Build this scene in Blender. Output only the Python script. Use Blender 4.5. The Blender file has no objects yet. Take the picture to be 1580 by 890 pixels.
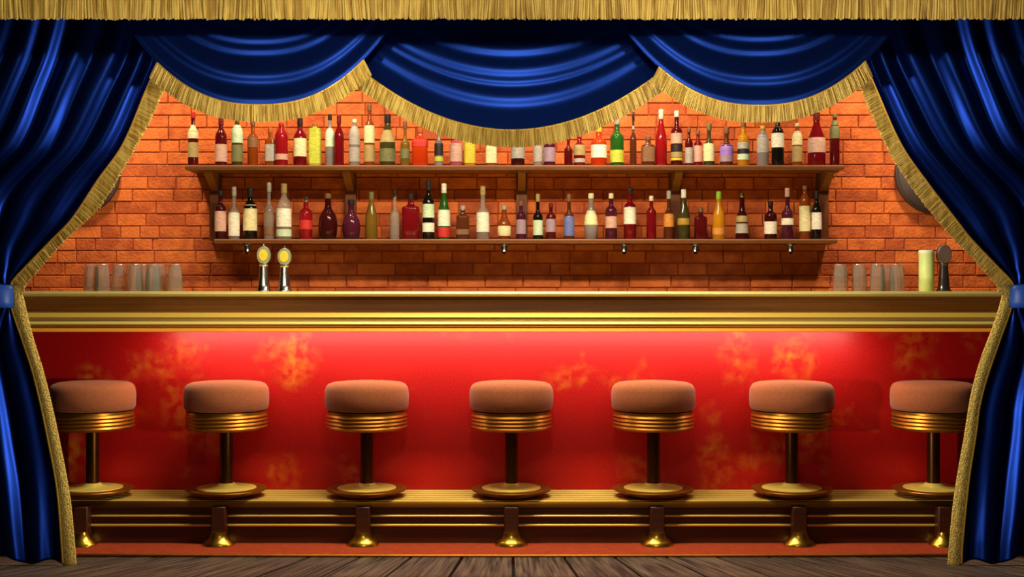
import bpy, math, random
from mathutils import Vector
C = bpy.context.scene.collection
PI = math.pi
# ---------------------------------------------------------------- camera, world, lights, exposure
F = 2000.0                       # focal length in pixels of the 1580 x 890 frame
CAMZ = 1.124
cam = bpy.data.cameras.new('camera'); cam.sensor_width = 36.0; cam.lens = 36.0 * F / 1580.0
cam.clip_start = 0.05; cam.clip_end = 60
camo = bpy.data.objects.new('camera', cam); camo.location = (0, 0, CAMZ); camo.rotation_euler = (PI / 2, 0, 0)
C.objects.link(camo); bpy.context.scene.camera = camo
sc = bpy.context.scene
sc.view_settings.view_transform = 'Standard'; sc.view_settings.look = 'None'
sc.view_settings.gamma = 1.0; sc.view_settings.use_curve_mapping = False
sc.view_settings.exposure = 0.0
w = bpy.data.worlds.new('world'); sc.world = w; w.use_nodes = True
w.node_tree.nodes['Background'].inputs[0].default_value = (1.0, 0.72, 0.45, 1)
w.node_tree.nodes['Background'].inputs[1].default_value = 0.03
try:
    sc.cycles.max_bounces = 8; sc.cycles.transmission_bounces = 6; sc.cycles.sample_clamp_indirect = 3.0
except Exception:
    pass

def aim(o, target):
    d = Vector(target) - Vector(o.location)
    o.rotation_euler = d.to_track_quat('-Z', 'Y').to_euler()

def area(name, loc, target, sx, sy, power, col):
    l = bpy.data.lights.new(name, 'AREA'); l.shape = 'RECTANGLE'; l.size = sx; l.size_y = sy
    l.energy = power; l.color = col
    o = bpy.data.objects.new(name, l); o.location = loc; aim(o, target); C.objects.link(o); return o

def spot(name, loc, target, angle, blend, power, col, rad=0.08):
    l = bpy.data.lights.new(name, 'SPOT'); l.spot_size = math.radians(angle); l.spot_blend = blend
    l.energy = power; l.color = col; l.shadow_soft_size = rad
    o = bpy.data.objects.new(name, l); o.location = loc; aim(o, target); C.objects.link(o); return o

WARM = (1.0, 0.80, 0.50)
# wall washers hung above the shelves, behind the swags
for x, p in ((-2.15, 150), (-1.05, 120), (0.0, 60), (0.75, 130), (2.1, 170)):
    spot('wall_washer', (x, 6.3, 3.05), (x, 7.0, 1.9), 72, 1.0, p * 1.05, WARM, 0.12)
# glow strip under the counter overhang
area('counter_strip_lamp', (0.0, 5.80, 0.915), (0.0, 6.0, 0.66), 3.2, 0.03, 11, (1.0, 0.84, 0.70))
# added unseen light behind the swags; brightens seat tops and counter
area('bar_fill', (0, 5.05, 2.75), (0, 5.35, 0.9), 1.6, 0.12, 90, (1.0, 0.88, 0.62))
# added spot above the frame, brightening the bar and the gold fringes
spot('front_fill', (0, 1.6, 2.75), (0, 5.8, 1.0), 52, 1.0, 72, (1.0, 0.90, 0.70), 0.15)
# two added spots out of frame, raking highlights onto the far curtain's folds
spot('curtain_fill', (1.45, 2.9, 0.75), (-1.7, 4.9, 1.3), 44, 0.6, 215, (1.0, 0.95, 0.86), 0.06)
spot('curtain_fill', (-1.45, 2.9, 0.75), (1.7, 4.9, 1.3), 44, 0.6, 215, (1.0, 0.95, 0.86), 0.06)
# added upward spots below the frame, one to pick out each swag's folds
for x in (-0.93, 0.0, 0.9):
    spot('swag_fill', (x, 3.0, 0.40), (x, 4.7, 1.98), 40, 0.7, 35, (0.9, 0.94, 1.0), 0.05)
# added front spots that lift the gold valance and streak the swag folds
for x, tx in ((-1.6, -1.1), (0, 0), (1.6, 1.1)):
    spot('valance_fill', (x, 1.2, 2.6), (tx, 4.5, 2.12), 36, 0.9, 105, (1.0, 0.90, 0.66), 0.15)

# ---------------------------------------------------------------- helpers
def lin(c):
    c = c / 255.0
    return c / 12.92 if c <= 0.04045 else ((c + 0.055) / 1.055) ** 2.4
def rgb(r, g, b): return (lin(r), lin(g), lin(b), 1.0)
def X(px, Y): return (px - 790.0) * Y / F
def Z(py, Y): return CAMZ - (py - 445.0) * Y / F

def interp(tab, x):
    if x <= tab[0][0]: return tab[0][1]
    for (a, b), (c, d) in zip(tab, tab[1:]):
        if x <= c: return b + (d - b) * (x - a) / (c - a)
    return tab[-1][1]
def smooth(tab, x):
    """Catmull-Rom through the table."""
    n = len(tab)
    if x <= tab[0][0]: return tab[0][1]
    if x >= tab[-1][0]: return tab[-1][1]
    for i in range(n - 1):
        if x <= tab[i + 1][0]:
            x0, y0 = tab[i]; x1, y1 = tab[i + 1]
            def tan(k):
                if k == 0: return (tab[1][1] - tab[0][1]) / (tab[1][0] - tab[0][0])
                if k == n - 1: return (tab[-1][1] - tab[-2][1]) / (tab[-1][0] - tab[-2][0])
                return (tab[k + 1][1] - tab[k - 1][1]) / (tab[k + 1][0] - tab[k - 1][0])
            h = x1 - x0; t = (x - x0) / h
            return (2*t**3 - 3*t**2 + 1) * y0 + (t**3 - 2*t**2 + t) * h * tan(i) + (-2*t**3 + 3*t**2) * y1 + (t**3 - t**2) * h * tan(i + 1)

def setin(b, names, v):
    for n in names:
        if n in b.inputs:
            b.inputs[n].default_value = v; return
MATS = {}
def mat(name, col, rough=0.5, metal=0.0, var=0.0, scale=8.0, bump=0.0, bscale=60.0, trans=0.0, spec=0.5, sheen=0.0,
        sheencol=None, stretch=(1, 1, 1), island=0.0, col2=None, emit=None, coat=0.0, ior=1.45):
    if name in MATS: return MATS[name]
    m = bpy.data.materials.new(name); m.use_nodes = True
    nt = m.node_tree; b = nt.nodes['Principled BSDF']
    b.inputs['Base Color'].default_value = col; b.inputs['Roughness'].default_value = rough
    b.inputs['Metallic'].default_value = metal
    setin(b, ['IOR'], ior)
    setin(b, ['Transmission Weight', 'Transmission'], trans)
    setin(b, ['Specular IOR Level', 'Specular'], spec)
    setin(b, ['Sheen Weight', 'Sheen'], sheen)
    setin(b, ['Coat Weight'], coat)
    if sheencol: setin(b, ['Sheen Tint'], sheencol)
    if emit:
        setin(b, ['Emission Color'], emit[0]); setin(b, ['Emission Strength'], emit[1])
    if var or bump or island:
        tc = nt.nodes.new('ShaderNodeTexCoord'); mp = nt.nodes.new('ShaderNodeMapping')
        mp.inputs['Scale'].default_value = stretch
        nt.links.new(tc.outputs['Object'], mp.inputs['Vector'])
    if var or island:
        no = nt.nodes.new('ShaderNodeTexNoise'); no.inputs['Scale'].default_value = scale; no.inputs['Detail'].default_value = 6
        nt.links.new(mp.outputs[0], no.inputs['Vector'])
        mx = nt.nodes.new('ShaderNodeMix'); mx.data_type = 'RGBA'
        c2 = col2 or tuple(x * (1 - var) for x in col[:3]) + (1,)
        mx.inputs[6].default_value = col; mx.inputs[7].default_value = c2
        rp = nt.nodes.new('ShaderNodeMapRange'); rp.inputs[1].default_value = 0.35; rp.inputs[2].default_value = 0.7
        src = no.outputs[0]
        if island:
            g = nt.nodes.new('ShaderNodeNewGeometry'); ad = nt.nodes.new('ShaderNodeMath'); ad.operation = 'MULTIPLY_ADD'
            nt.links.new(g.outputs['Random Per Island'], ad.inputs[0]); ad.inputs[1].default_value = island
            sub = nt.nodes.new('ShaderNodeMath'); sub.operation = 'SUBTRACT'; sub.inputs[1].default_value = island / 2
            nt.links.new(no.outputs[0], sub.inputs[0]); nt.links.new(sub.outputs[0], ad.inputs[2]); src = ad.outputs[0]
        nt.links.new(src, rp.inputs[0]); nt.links.new(rp.outputs[0], mx.inputs[0])
        nt.links.new(mx.outputs[2], b.inputs['Base Color'])
    if bump:
        n2 = nt.nodes.new('ShaderNodeTexNoise'); n2.inputs['Scale'].default_value = bscale; n2.inputs['Detail'].default_value = 4
        nt.links.new(mp.outputs[0], n2.inputs['Vector'])
        bp = nt.nodes.new('ShaderNodeBump'); bp.inputs['Strength'].default_value = bump; bp.inputs['Distance'].default_value = 0.01
        nt.links.new(n2.outputs[0], bp.inputs['Height']); nt.links.new(bp.outputs[0], b.inputs['Normal'])
    MATS[name] = m
    return m

class MB:
    """Collects vertices and faces; build() links them as one mesh object."""
    def __init__(s): s.v = []; s.f = []
    def add(s, vs, fs):
        b = len(s.v); s.v.extend([tuple(p) for p in vs]); s.f.extend([tuple(b + i for i in f) for f in fs]); return s
    def box(s, x0, x1, y0, y1, z0, z1):
        return s.add([(x0,y0,z0),(x1,y0,z0),(x1,y1,z0),(x0,y1,z0),(x0,y0,z1),(x1,y0,z1),(x1,y1,z1),(x0,y1,z1)],
              [(3,2,1,0),(4,5,6,7),(0,1,5,4),(1,2,6,5),(2,3,7,6),(3,0,4,7)])
    def extrude(s, prof, x0, x1):
        """Closed (Y, Z) outline swept along X; outline runs counter-clockwise seen from +X."""
        n = len(prof)
        vs = [(x0, y, z) for y, z in prof] + [(x1, y, z) for y, z in prof]
        fs = [(i, (i + 1) % n, n + (i + 1) % n, n + i) for i in range(n)]
        fs += [tuple(range(n))[::-1], tuple(range(n, 2 * n))]
        return s.add(vs, fs)
    def lathe(s, prof, cx=0, cy=0, cz=0, n=32, e=2.0, sx=1.0, sy=1.0, caps=True):
        """(r, z) profile turned about z; e > 2 squares the cross-section off."""
        ring = []
        for k in range(n):
            a = 2 * PI * (k + 0.5) / n; c, d = math.cos(a), math.sin(a)
            q = (abs(c) ** e + abs(d) ** e) ** (-1.0 / e)
            ring.append((c * q * sx, d * q * sy))
        vs = []; fs = []
        for r, z in prof:
            vs += [(cx + r * a, cy + r * b, cz + z) for a, b in ring]
        for j in range(len(prof) - 1):
            for k in range(n):
                fs.append((j*n + k, j*n + (k+1) % n, (j+1)*n + (k+1) % n, (j+1)*n + k))
        if caps:
            if prof[0][0] > 1e-6: fs.append(tuple(range(n))[::-1])
            if prof[-1][0] > 1e-6: fs.append(tuple(range((len(prof)-1)*n, len(prof)*n)))
        return s.add(vs, fs)
    def tube(s, pts, rads, n=6):
        pts = [Vector(p) for p in pts]; vs = []; fs = []
        if not isinstance(rads, (list, tuple)): rads = [rads] * len(pts)
        up = Vector((0.13, 1, 0.07)).normalized()
        for i, p in enumerate(pts):
            t = (pts[min(i+1, len(pts)-1)] - pts[max(i-1, 0)]).normalized()
            a = t.cross(up).normalized(); b = t.cross(a).normalized()
            for k in range(n):
                q = 2 * PI * k / n
                vs.append(p + (a * math.cos(q) + b * math.sin(q)) * rads[i])
        for i in range(len(pts) - 1):
            for k in range(n):
                fs.append((i*n + k, (i+1)*n + k, (i+1)*n + (k+1) % n, i*n + (k+1) % n))
        fs.append(tuple(range(n))); fs.append(tuple(range((len(pts)-1)*n, len(pts)*n))[::-1])
        return s.add(vs, fs)
    def grid(s, rows):
        n = len(rows[0]); vs = [p for r in rows for p in r]; fs = []
        for j in range(len(rows) - 1):
            for i in range(n - 1):
                fs.append((j*n + i, j*n + i + 1, (j+1)*n + i + 1, (j+1)*n + i))
        return s.add(vs, fs)
    def build(s, name, m, parent=None, smooth_deg=40, solid=0.0, bevel=0.0):
        me = bpy.data.meshes.new(name); me.from_pydata(s.v, [], s.f); me.validate(); me.update()
        import bmesh
        bm = bmesh.new(); bm.from_mesh(me)
        if not solid: bmesh.ops.recalc_face_normals(bm, faces=bm.faces)
        if smooth_deg:
            for f in bm.faces: f.smooth = True
            lim = math.radians(smooth_deg)
            for e in bm.edges:
                if len(e.link_faces) == 2 and e.calc_face_angle(0) > lim: e.smooth = False
        bm.to_mesh(me); bm.free()
        me.materials.append(m)
        o = bpy.data.objects.new(name, me); C.objects.link(o)
        if parent is not None: o.parent = parent
        if solid:
            md = o.modifiers.new('thickness', 'SOLIDIFY'); md.thickness = solid; md.offset = 0
        if bevel:
            md = o.modifiers.new('bevel', 'BEVEL'); md.width = bevel; md.segments = 2; md.limit_method = 'ANGLE'
        return o

def thing(name, label, cat, loc=(0, 0, 0), group=None):
    o = bpy.data.objects.new(name, None); o.empty_display_size = 0.05; o.location = loc; C.objects.link(o)
    o['label'] = label; o['category'] = cat
    if group: o['group'] = group
    return o
def tag(o, label, cat, group=None, kind=None):
    o['label'] = label; o['category'] = cat
    if group: o['group'] = group
    if kind: o['kind'] = kind
    return o
def struct(o, label, cat): return tag(o, label, cat, kind='structure')
R = random.Random(7)

# ---------------------------------------------------------------- materials
brick_m = mat('orange_brick', rgb(216, 108, 42), 0.7, var=0.5, scale=14, island=0.4, col2=rgb(174, 74, 26), bump=0.5, bscale=70)
mortar_m = mat('brown_mortar', rgb(150, 66, 26), 0.9)
brass_m = mat('polished_brass', rgb(226, 176, 62), 0.28, 1.0)
brassr_m = mat('satin_brass', rgb(170, 112, 36), 0.42, 1.0, var=0.3, scale=3, stretch=(0.4, 8, 40))
gold_m = mat('gold_moulding', rgb(226, 188, 84), 0.38, 0.45)
palegold_m = mat('pale_gold_edge', rgb(246, 226, 130), 0.35, 0.5)
amberg_m = mat('amber_gold_moulding', rgb(232, 156, 50), 0.4, 0.3)
walnut_m = mat('dark_walnut', rgb(156, 92, 22), 0.4, var=0.4, scale=4, stretch=(0.6, 10, 24))
darkwood_m = mat('dark_brown_wood', rgb(74, 32, 8), 0.45, var=0.4, scale=4, stretch=(0.6, 10, 24))
shelf_m = mat('shelf_wood', rgb(150, 92, 48), 0.55, var=0.4, scale=5, stretch=(0.8, 10, 24))
upright_m = mat('upright_wood', rgb(110, 54, 20), 0.6, var=0.35, scale=6, stretch=(8, 8, 1))
carpet_m = mat('red_orange_carpet', rgb(172, 58, 8), 0.9, var=0.3, scale=30, bump=0.3, bscale=300)
velvet_m = mat('blue_velvet', rgb(15, 43, 122), 0.35, 0.9, var=0.15, scale=5, spec=0.3)
satin_m = mat('blue_satin_band', rgb(38, 88, 190), 0.4, var=0.15, scale=9)
fringe_m = mat('gold_fringe', rgb(250, 212, 104), 0.55, 0.05, var=0.3, scale=60, island=0.5, col2=rgb(186, 142, 52), stretch=(1, 1, 0.2))
cord_m = mat('gold_cord', rgb(238, 186, 72), 0.35, 0.4)
braid_m = mat('gold_braid', rgb(250, 208, 98), 0.45, 0.1, var=0.45, scale=120, bump=1.0, bscale=170)
seat_m = mat('terracotta_fabric', rgb(162, 86, 44), 0.85, var=0.2, scale=90, bump=0.15, bscale=300, sheen=0.1)
steel_m = mat('chrome', rgb(205, 200, 200), 0.2, 1.0)
darksteel_m = mat('dark_steel', rgb(120, 112, 112), 0.3, 0.9)
slate_m = mat('dark_grey_enamel', rgb(84, 66, 66), 0.5, var=0.15, scale=20)
black_m = mat('black_paint', rgb(14, 10, 10), 0.7)

def panel_material():
    m = bpy.data.materials.new('red_panel_with_gold_flecks'); m.use_nodes = True
    nt = m.node_tree; b = nt.nodes['Principled BSDF']
    b.inputs['Roughness'].default_value = 0.42; setin(b, ['Specular IOR Level'], 0.45)
    tc = nt.nodes.new('ShaderNodeTexCoord')
    def noise(scale, detail, lo, hi, mp=None):
        n = nt.nodes.new('ShaderNodeTexNoise'); n.inputs['Scale'].default_value = scale; n.inputs['Detail'].default_value = detail
        src = tc.outputs['Object']
        if mp:
            k = nt.nodes.new('ShaderNodeMapping'); k.inputs['Scale'].default_value = mp; nt.links.new(src, k.inputs[0]); src = k.outputs[0]
        nt.links.new(src, n.inputs['Vector'])
        r = nt.nodes.new('ShaderNodeMapRange'); r.inputs[1].default_value = lo; r.inputs[2].default_value = hi
        nt.links.new(n.outputs[0], r.inputs[0]); return r.outputs[0]
    base = nt.nodes.new('ShaderNodeMix'); base.data_type = 'RGBA'
    base.inputs[6].default_value = rgb(200, 14, 8); base.inputs[7].default_value = rgb(160, 9, 5)
    nt.links.new(noise(160, 2, 0.35, 0.65), base.inputs[0])
    a = noise(3.6, 3, 0.55, 0.80); c = noise(20, 6, 0.40, 0.70)
    mu = nt.nodes.new('ShaderNodeMath'); mu.operation = 'MULTIPLY'; nt.links.new(a, mu.inputs[0]); nt.links.new(c, mu.inputs[1])
    mx = nt.nodes.new('ShaderNodeMix'); mx.data_type = 'RGBA'
    nt.links.new(mu.outputs[0], mx.inputs[0]); nt.links.new(base.outputs[2], mx.inputs[6]); mx.inputs[7].default_value = rgb(226, 140, 30)
    nt.links.new(mx.outputs[2], b.inputs['Base Color'])
    return m
panel_m = panel_material()

def plank_material():
    m = bpy.data.materials.new('weathered_planks'); m.use_nodes = True
    nt = m.node_tree; b = nt.nodes['Principled BSDF']; b.inputs['Roughness'].default_value = 0.6
    tc = nt.nodes.new('ShaderNodeTexCoord'); g = nt.nodes.new('ShaderNodeNewGeometry')
    mp = nt.nodes.new('ShaderNodeMapping'); mp.inputs['Scale'].default_value = (1, 0.016, 0)
    nt.links.new(tc.outputs['Object'], mp.inputs[0])
    off = nt.nodes.new('ShaderNodeVectorMath'); off.operation = 'ADD'
    k = nt.nodes.new('ShaderNodeMath'); k.operation = 'MULTIPLY'; k.inputs[1].default_value = 37.0
    nt.links.new(g.outputs['Random Per Island'], k.inputs[0]); nt.links.new(k.outputs[0], off.inputs[1]); nt.links.new(mp.outputs[0], off.inputs[0])
    n = nt.nodes.new('ShaderNodeTexNoise'); n.inputs['Scale'].default_value = 75; n.inputs['Detail'].default_value = 5; n.inputs['Distortion'].default_value = 0.25
    nt.links.new(off.outputs[0], n.inputs['Vector'])
    cr = nt.nodes.new('ShaderNodeValToRGB')
    cr.color_ramp.elements[0].position = 0.36; cr.color_ramp.elements[0].color = rgb(30, 23, 19)
    cr.color_ramp.elements[1].position = 0.66; cr.color_ramp.elements[1].color = rgb(112, 92, 78)
    nt.links.new(n.outputs[0], cr.inputs[0])
    hs = nt.nodes.new('ShaderNodeHueSaturation'); v = nt.nodes.new('ShaderNodeMapRange')
    v.inputs[3].default_value = 0.7; v.inputs[4].default_value = 1.2
    nt.links.new(g.outputs['Random Per Island'], v.inputs[0]); nt.links.new(v.outputs[0], hs.inputs['Value'])
    nt.links.new(cr.outputs[0], hs.inputs['Color']); nt.links.new(hs.outputs[0], b.inputs['Base Color'])
    bp = nt.nodes.new('ShaderNodeBump'); bp.inputs['Strength'].default_value = 0.5; bp.inputs['Distance'].default_value = 0.004
    nt.links.new(n.outputs[0], bp.inputs['Height']); nt.links.new(bp.outputs[0], b.inputs['Normal'])
    return m
plank_m = plank_material()

# ---------------------------------------------------------------- the setting
WALLY = 7.0
def brick_wall():
    mb = MB(); bh, gap, x0, x1 = 0.0665, 0.005, -3.6, 3.6
    z = 0.0; k = 0
    while z < 3.3:
        x = x0 - R.random() * 0.2
        while x < x1:
            l = R.choice((0.20, 0.20, 0.21, 0.10, 0.15, 0.22)); d = R.uniform(0, 0.006)
            a, b = max(x, x0), min(x + l, x1)
            if b - a > 0.02:
                c = 0.003; y = WALLY + d
                vs = [(a,WALLY+.05,z),(b,WALLY+.05,z),(b,WALLY+.05,z+bh-gap),(a,WALLY+.05,z+bh-gap),
                      (a,y+c,z),(b,y+c,z),(b,y+c,z+bh-gap),(a,y+c,z+bh-gap),
                      (a+c,y,z+c),(b-c,y,z+c),(b-c,y,z+bh-gap-c),(a+c,y,z+bh-gap-c)]
                mb.add(vs, [(8,9,10,11),(4,5,9,8),(5,6,10,9),(6,7,11,10),(7,4,8,11),(0,1,5,4),(1,2,6,5),(2,3,7,6),(3,0,4,7)])
            x += l + gap
        z += bh; k += 1
    o = mb.build('wall_back', brick_m, smooth_deg=0)
    struct(o, 'orange brick wall behind the bar shelves', 'wall')
    mo = MB().box(x0, x1, WALLY + 0.009, WALLY + 0.12, 0, 3.3).build('mortar', mortar_m, o, smooth_deg=0)
brick_wall()
SL = 300.0 / F                          # the boards rise towards the audience
FY0 = 5.417
def floor_z(y): return (FY0 - y) * SL if y < FY0 else 0.0
def plank_floor():
    mb = MB(); x = -4.2 - 0.075
    while x < 4.2:
        wd = 0.214; g = 0.0055
        y1 = 5.50; y0 = 1.6
        cuts = [y1, y0]
        for a, b in zip(cuts, cuts[1:]):
            zz = lambda y: (FY0 - y) * SL
            vs = []
            for (xx, yy) in ((x + g, b), (x + wd - g, b), (x + wd - g, a), (x + g, a)):
                vs.append((xx, yy, zz(yy) - 0.04))
            for (xx, yy, dz) in ((x + g, b, -.002), (x + wd - g, b, -.002), (x + wd - g, a, -.002), (x + g, a, -.002)):
                vs.append((xx, yy, zz(yy) + dz))
            c = 0.003
            for (xx, yy) in ((x + g + c, b), (x + wd - g - c, b), (x + wd - g - c, a), (x + g + c, a)):
                vs.append((xx, yy, zz(yy)))
            mb.add(vs, [(3,2,1,0),(0,1,5,4),(1,2,6,5),(2,3,7,6),(3,0,4,7),(4,5,9,8),(5,6,10,9),(6,7,11,10),(7,4,8,11),(8,9,10,11)])
        x += wd
    o = mb.build('floor', plank_m, smooth_deg=0)
    struct(o, 'dark weathered plank stage floor in front of the bar', 'floor')
    vs = [(-4.3, 1.55, (FY0-1.55)*SL - 0.03), (4.3, 1.55, (FY0-1.55)*SL - 0.03), (4.3, 5.52, (FY0-5.52)*SL - 0.03), (-4.3, 5.52, (FY0-5.52)*SL - 0.03)]
    vs += [(a, b, c - 0.04) for a, b, c in vs]
    MB().add(vs, [(0,1,2,3),(7,6,5,4),(0,4,5,1),(1,5,6,2),(2,6,7,3),(3,7,4,0)]).build('underfloor', black_m, o, smooth_deg=0)
plank_floor()
def carpet():
    mb = MB(); rows_t = []; rows_b = []; n = 40
    top = []; 
    for i in range(n + 1):
        x = -3.4 + 6.8 * i / n
        yf = FY0 + 0.012 + 0.018 * min(1.5, (x / 1.8) ** 2)
        top.append((x, yf))
    for i in range(n):
        (a, ya), (b, yb) = top[i], top[i + 1]
        mb.add([(a,ya,-.05),(b,yb,-.05),(b,6.9,-.05),(a,6.9,-.05),(a,ya,0.006),(b,yb,0.006),(b,6.9,0),(a,6.9,0)],
               [(4,5,6,7),(0,1,5,4)] + ([(3,0,4,7)] if i == 0 else []) + ([(1,2,6,5)] if i == n - 1 else []))
    o = mb.build('floor_carpet', carpet_m, smooth_deg=30)
    struct(o, 'red orange carpet strip along the foot of the bar', 'floor')
    e = MB().tube([(x, y - 0.002, 0.004) for x, y in top], 0.006, 6).build('edge_strip', brassr_m, o)
carpet()
o = MB().box(-3.75, -3.6, 3.9, 7.12, -0.05, 3.4).build('wall_left', black_m, smooth_deg=0); struct(o, 'black side wall of the stage wing at left', 'wall')
o = MB().box(3.6, 3.75, 3.9, 7.12, -0.05, 3.4).build('wall_right', black_m, smooth_deg=0); struct(o, 'black side wall of the stage wing at right', 'wall')
o = MB().box(-3.75, 3.75, 3.9, 7.12, 3.4, 3.5).build('ceiling', black_m, smooth_deg=0); struct(o, 'black ceiling above the stage', 'ceiling')

# ---------------------------------------------------------------- the bar counter
BX0, BX1 = -2.36, 2.36
PY = 6.0                                 # red panel
PLZ = CAMZ - 310 * PY / F                # plinth top
PLY = 5.688                              # plinth front
bar = thing('bar_counter', 'long red bar counter with gold mouldings and brass foot ledge', 'bar counter', (0, 5.9, 0))
def bpart(mb, name, m, par=None, **k):
    p = par or bar
    mb.v = [(a, b - 5.9, c) for a, b, c in mb.v]
    return mb.build(name, m, p, **k)
def bull(y, z0, z1, depth, back=5.98, n=6):
    """Half-round nose between z0 and z1 whose front stands at y."""
    zc, r = (z0 + z1) / 2, (z1 - z0) / 2
    pts = [(back, z1), ]
    for k in range(n + 1):
        a = PI / 2 + PI * k / n
        pts.append((y + depth + depth * math.cos(a), zc + r * math.sin(a)))
    pts.append((back, z0))
    return pts
def zz(py, y): return Z(py, y)
YF = 5.76
top_z = Z(449.5, YF)
bpart(MB().extrude(bull(YF, Z(457.5, YF), top_z, 0.012, back=6.55), BX0, BX1), 'countertop', palegold_m)
bpart(MB().extrude(bull(5.80, Z(461, 5.8), Z(457.4, 5.8), 0.004), BX0, BX1), 'shadow_moulding', walnut_m)
mb = MB()
mb.extrude([(5.98, Z(460.8, 5.81)), (5.815, Z(460.8, 5.815)), (5.815, Z(480, 5.815)), (5.98, Z(480, 5.815))], BX0, BX1)
bpart(mb, 'fascia', walnut_m)
for a, b in ((463.0, 465.2), (466.2, 468.2)):
    bpart(MB().extrude(bull(5.809, Z(b, 5.809), Z(a, 5.809), 0.006), BX0, BX1), 'bead', mat('bead_wood', rgb(160, 104, 52), 0.4))
def slant(y, pa, pb, dep, lip=0.003):
    """Moulding with a sloping face between picture heights pa (top) and pb (foot)."""
    z1, z0 = Z(pa, y), Z(pb, y)
    return [(5.98, z1), (y + dep, z1), (y + dep * .5, (z1 + z0) / 2 + (z1 - z0) * .12), (y, z0 + lip), (y, z0), (5.98, z0)]
bpart(MB().extrude(slant(5.775, 480, 490, 0.03), BX0, BX1), 'moulding', gold_m)
tan_m = mat('tan_gold_moulding', rgb(220, 180, 92), 0.4, 0.4)
bpart(MB().extrude(slant(5.785, 490.2, 495.5, 0.006), BX0, BX1), 'moulding', tan_m)
bpart(MB().extrude(slant(5.772, 495.5, 500.5, 0.012), BX0, BX1), 'moulding', palegold_m)
bpart(MB().extrude(slant(5.785, 500.7, 504.5, 0.004), BX0, BX1), 'moulding', mat('brown_gold_moulding', rgb(196, 128, 40), 0.4, 0.4))
bpart(MB().extrude(slant(5.764, 504.5, 512, 0.024), BX0, BX1), 'moulding', amberg_m)
zb = Z(512, 5.785)
bpart(MB().box(BX0, BX1, PY, PY + 0.04, PLZ - 0.02, zb + 0.1), 'front_panel', panel_m, smooth_deg=0)
bpart(MB().box(BX0 + .02, BX1 - .02, PY + .06, 6.5, 0.01, zb + .1), 'carcass', darkwood_m, smooth_deg=0)
# brass ledge the stools stand on: ribbed top, dark front with two gold beads
prof = [(PY + .03, PLZ - 0.012)]
mb = MB(); mb.extrude([(PY + 0.03, PLZ - 0.03), (PY + 0.03, PLZ - 0.003), (PLY + 0.004, PLZ - 0.003), (PLY, PLZ - 0.008), (PLY, PLZ - 0.03)], BX0, BX1)
led = bpart(mb, 'foot_ledge', brassr_m)  # groove shade between the pale ribs is put into this darker brass
nr = 6
for k in range(nr):
    yk = PLY + 0.02 + (PY - PLY - 0.04) * k / (nr - 1)
    mb = MB(); mb.extrude([(yk + 0.013, PLZ - 0.004), (yk + 0.011, PLZ), (yk - 0.011, PLZ), (yk - 0.013, PLZ - 0.004)], BX0, BX1)
    mb.v = [(a, b - 5.9, c) for a, b, c in mb.v]
    mb.build('rib', mat('pale_rib_brass', rgb(236, 208, 110), 0.35, 0.35), led)
bpart(MB().extrude([(PY + .03, 0.0), (PY + .03, PLZ - 0.03), (PLY + .012, PLZ - 0.03), (PLY + .012, 0.0)], BX0, BX1), 'ledge_front', darkwood_m, smooth_deg=0)
for py, hh in ((796, 1.6), (810.5, 2.0)):
    bpart(MB().extrude(bull(PLY - 0.002, Z(py + hh, PLY), Z(py - hh, PLY), 0.007, back=PLY + 0.02), BX0, BX1), 'bead', gold_m)

STOOLX = [143, 349.5, 566, 789, 1008, 1221.5, 1440]
SY = 5.808
for px in STOOLX:
    x = X(px, SY); ypost = PLY - 0.028
    p = bpart(MB().box(x - 0.032, x + 0.032, ypost - 0.02, PLY + 0.02, 0.03, PLZ - 0.02), 'post', darkwood_m, bevel=0.006)
    f = MB(); f.lathe([(0.072, 0), (0.072, 0.008), (0.06, 0.02), (0.042, 0.034), (0.036, 0.05), (0.034, 0.06)], x, ypost - 0.01 - 5.9, 0.004, 24, sy=0.8)
    f.build('foot', brass_m, p)

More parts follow.
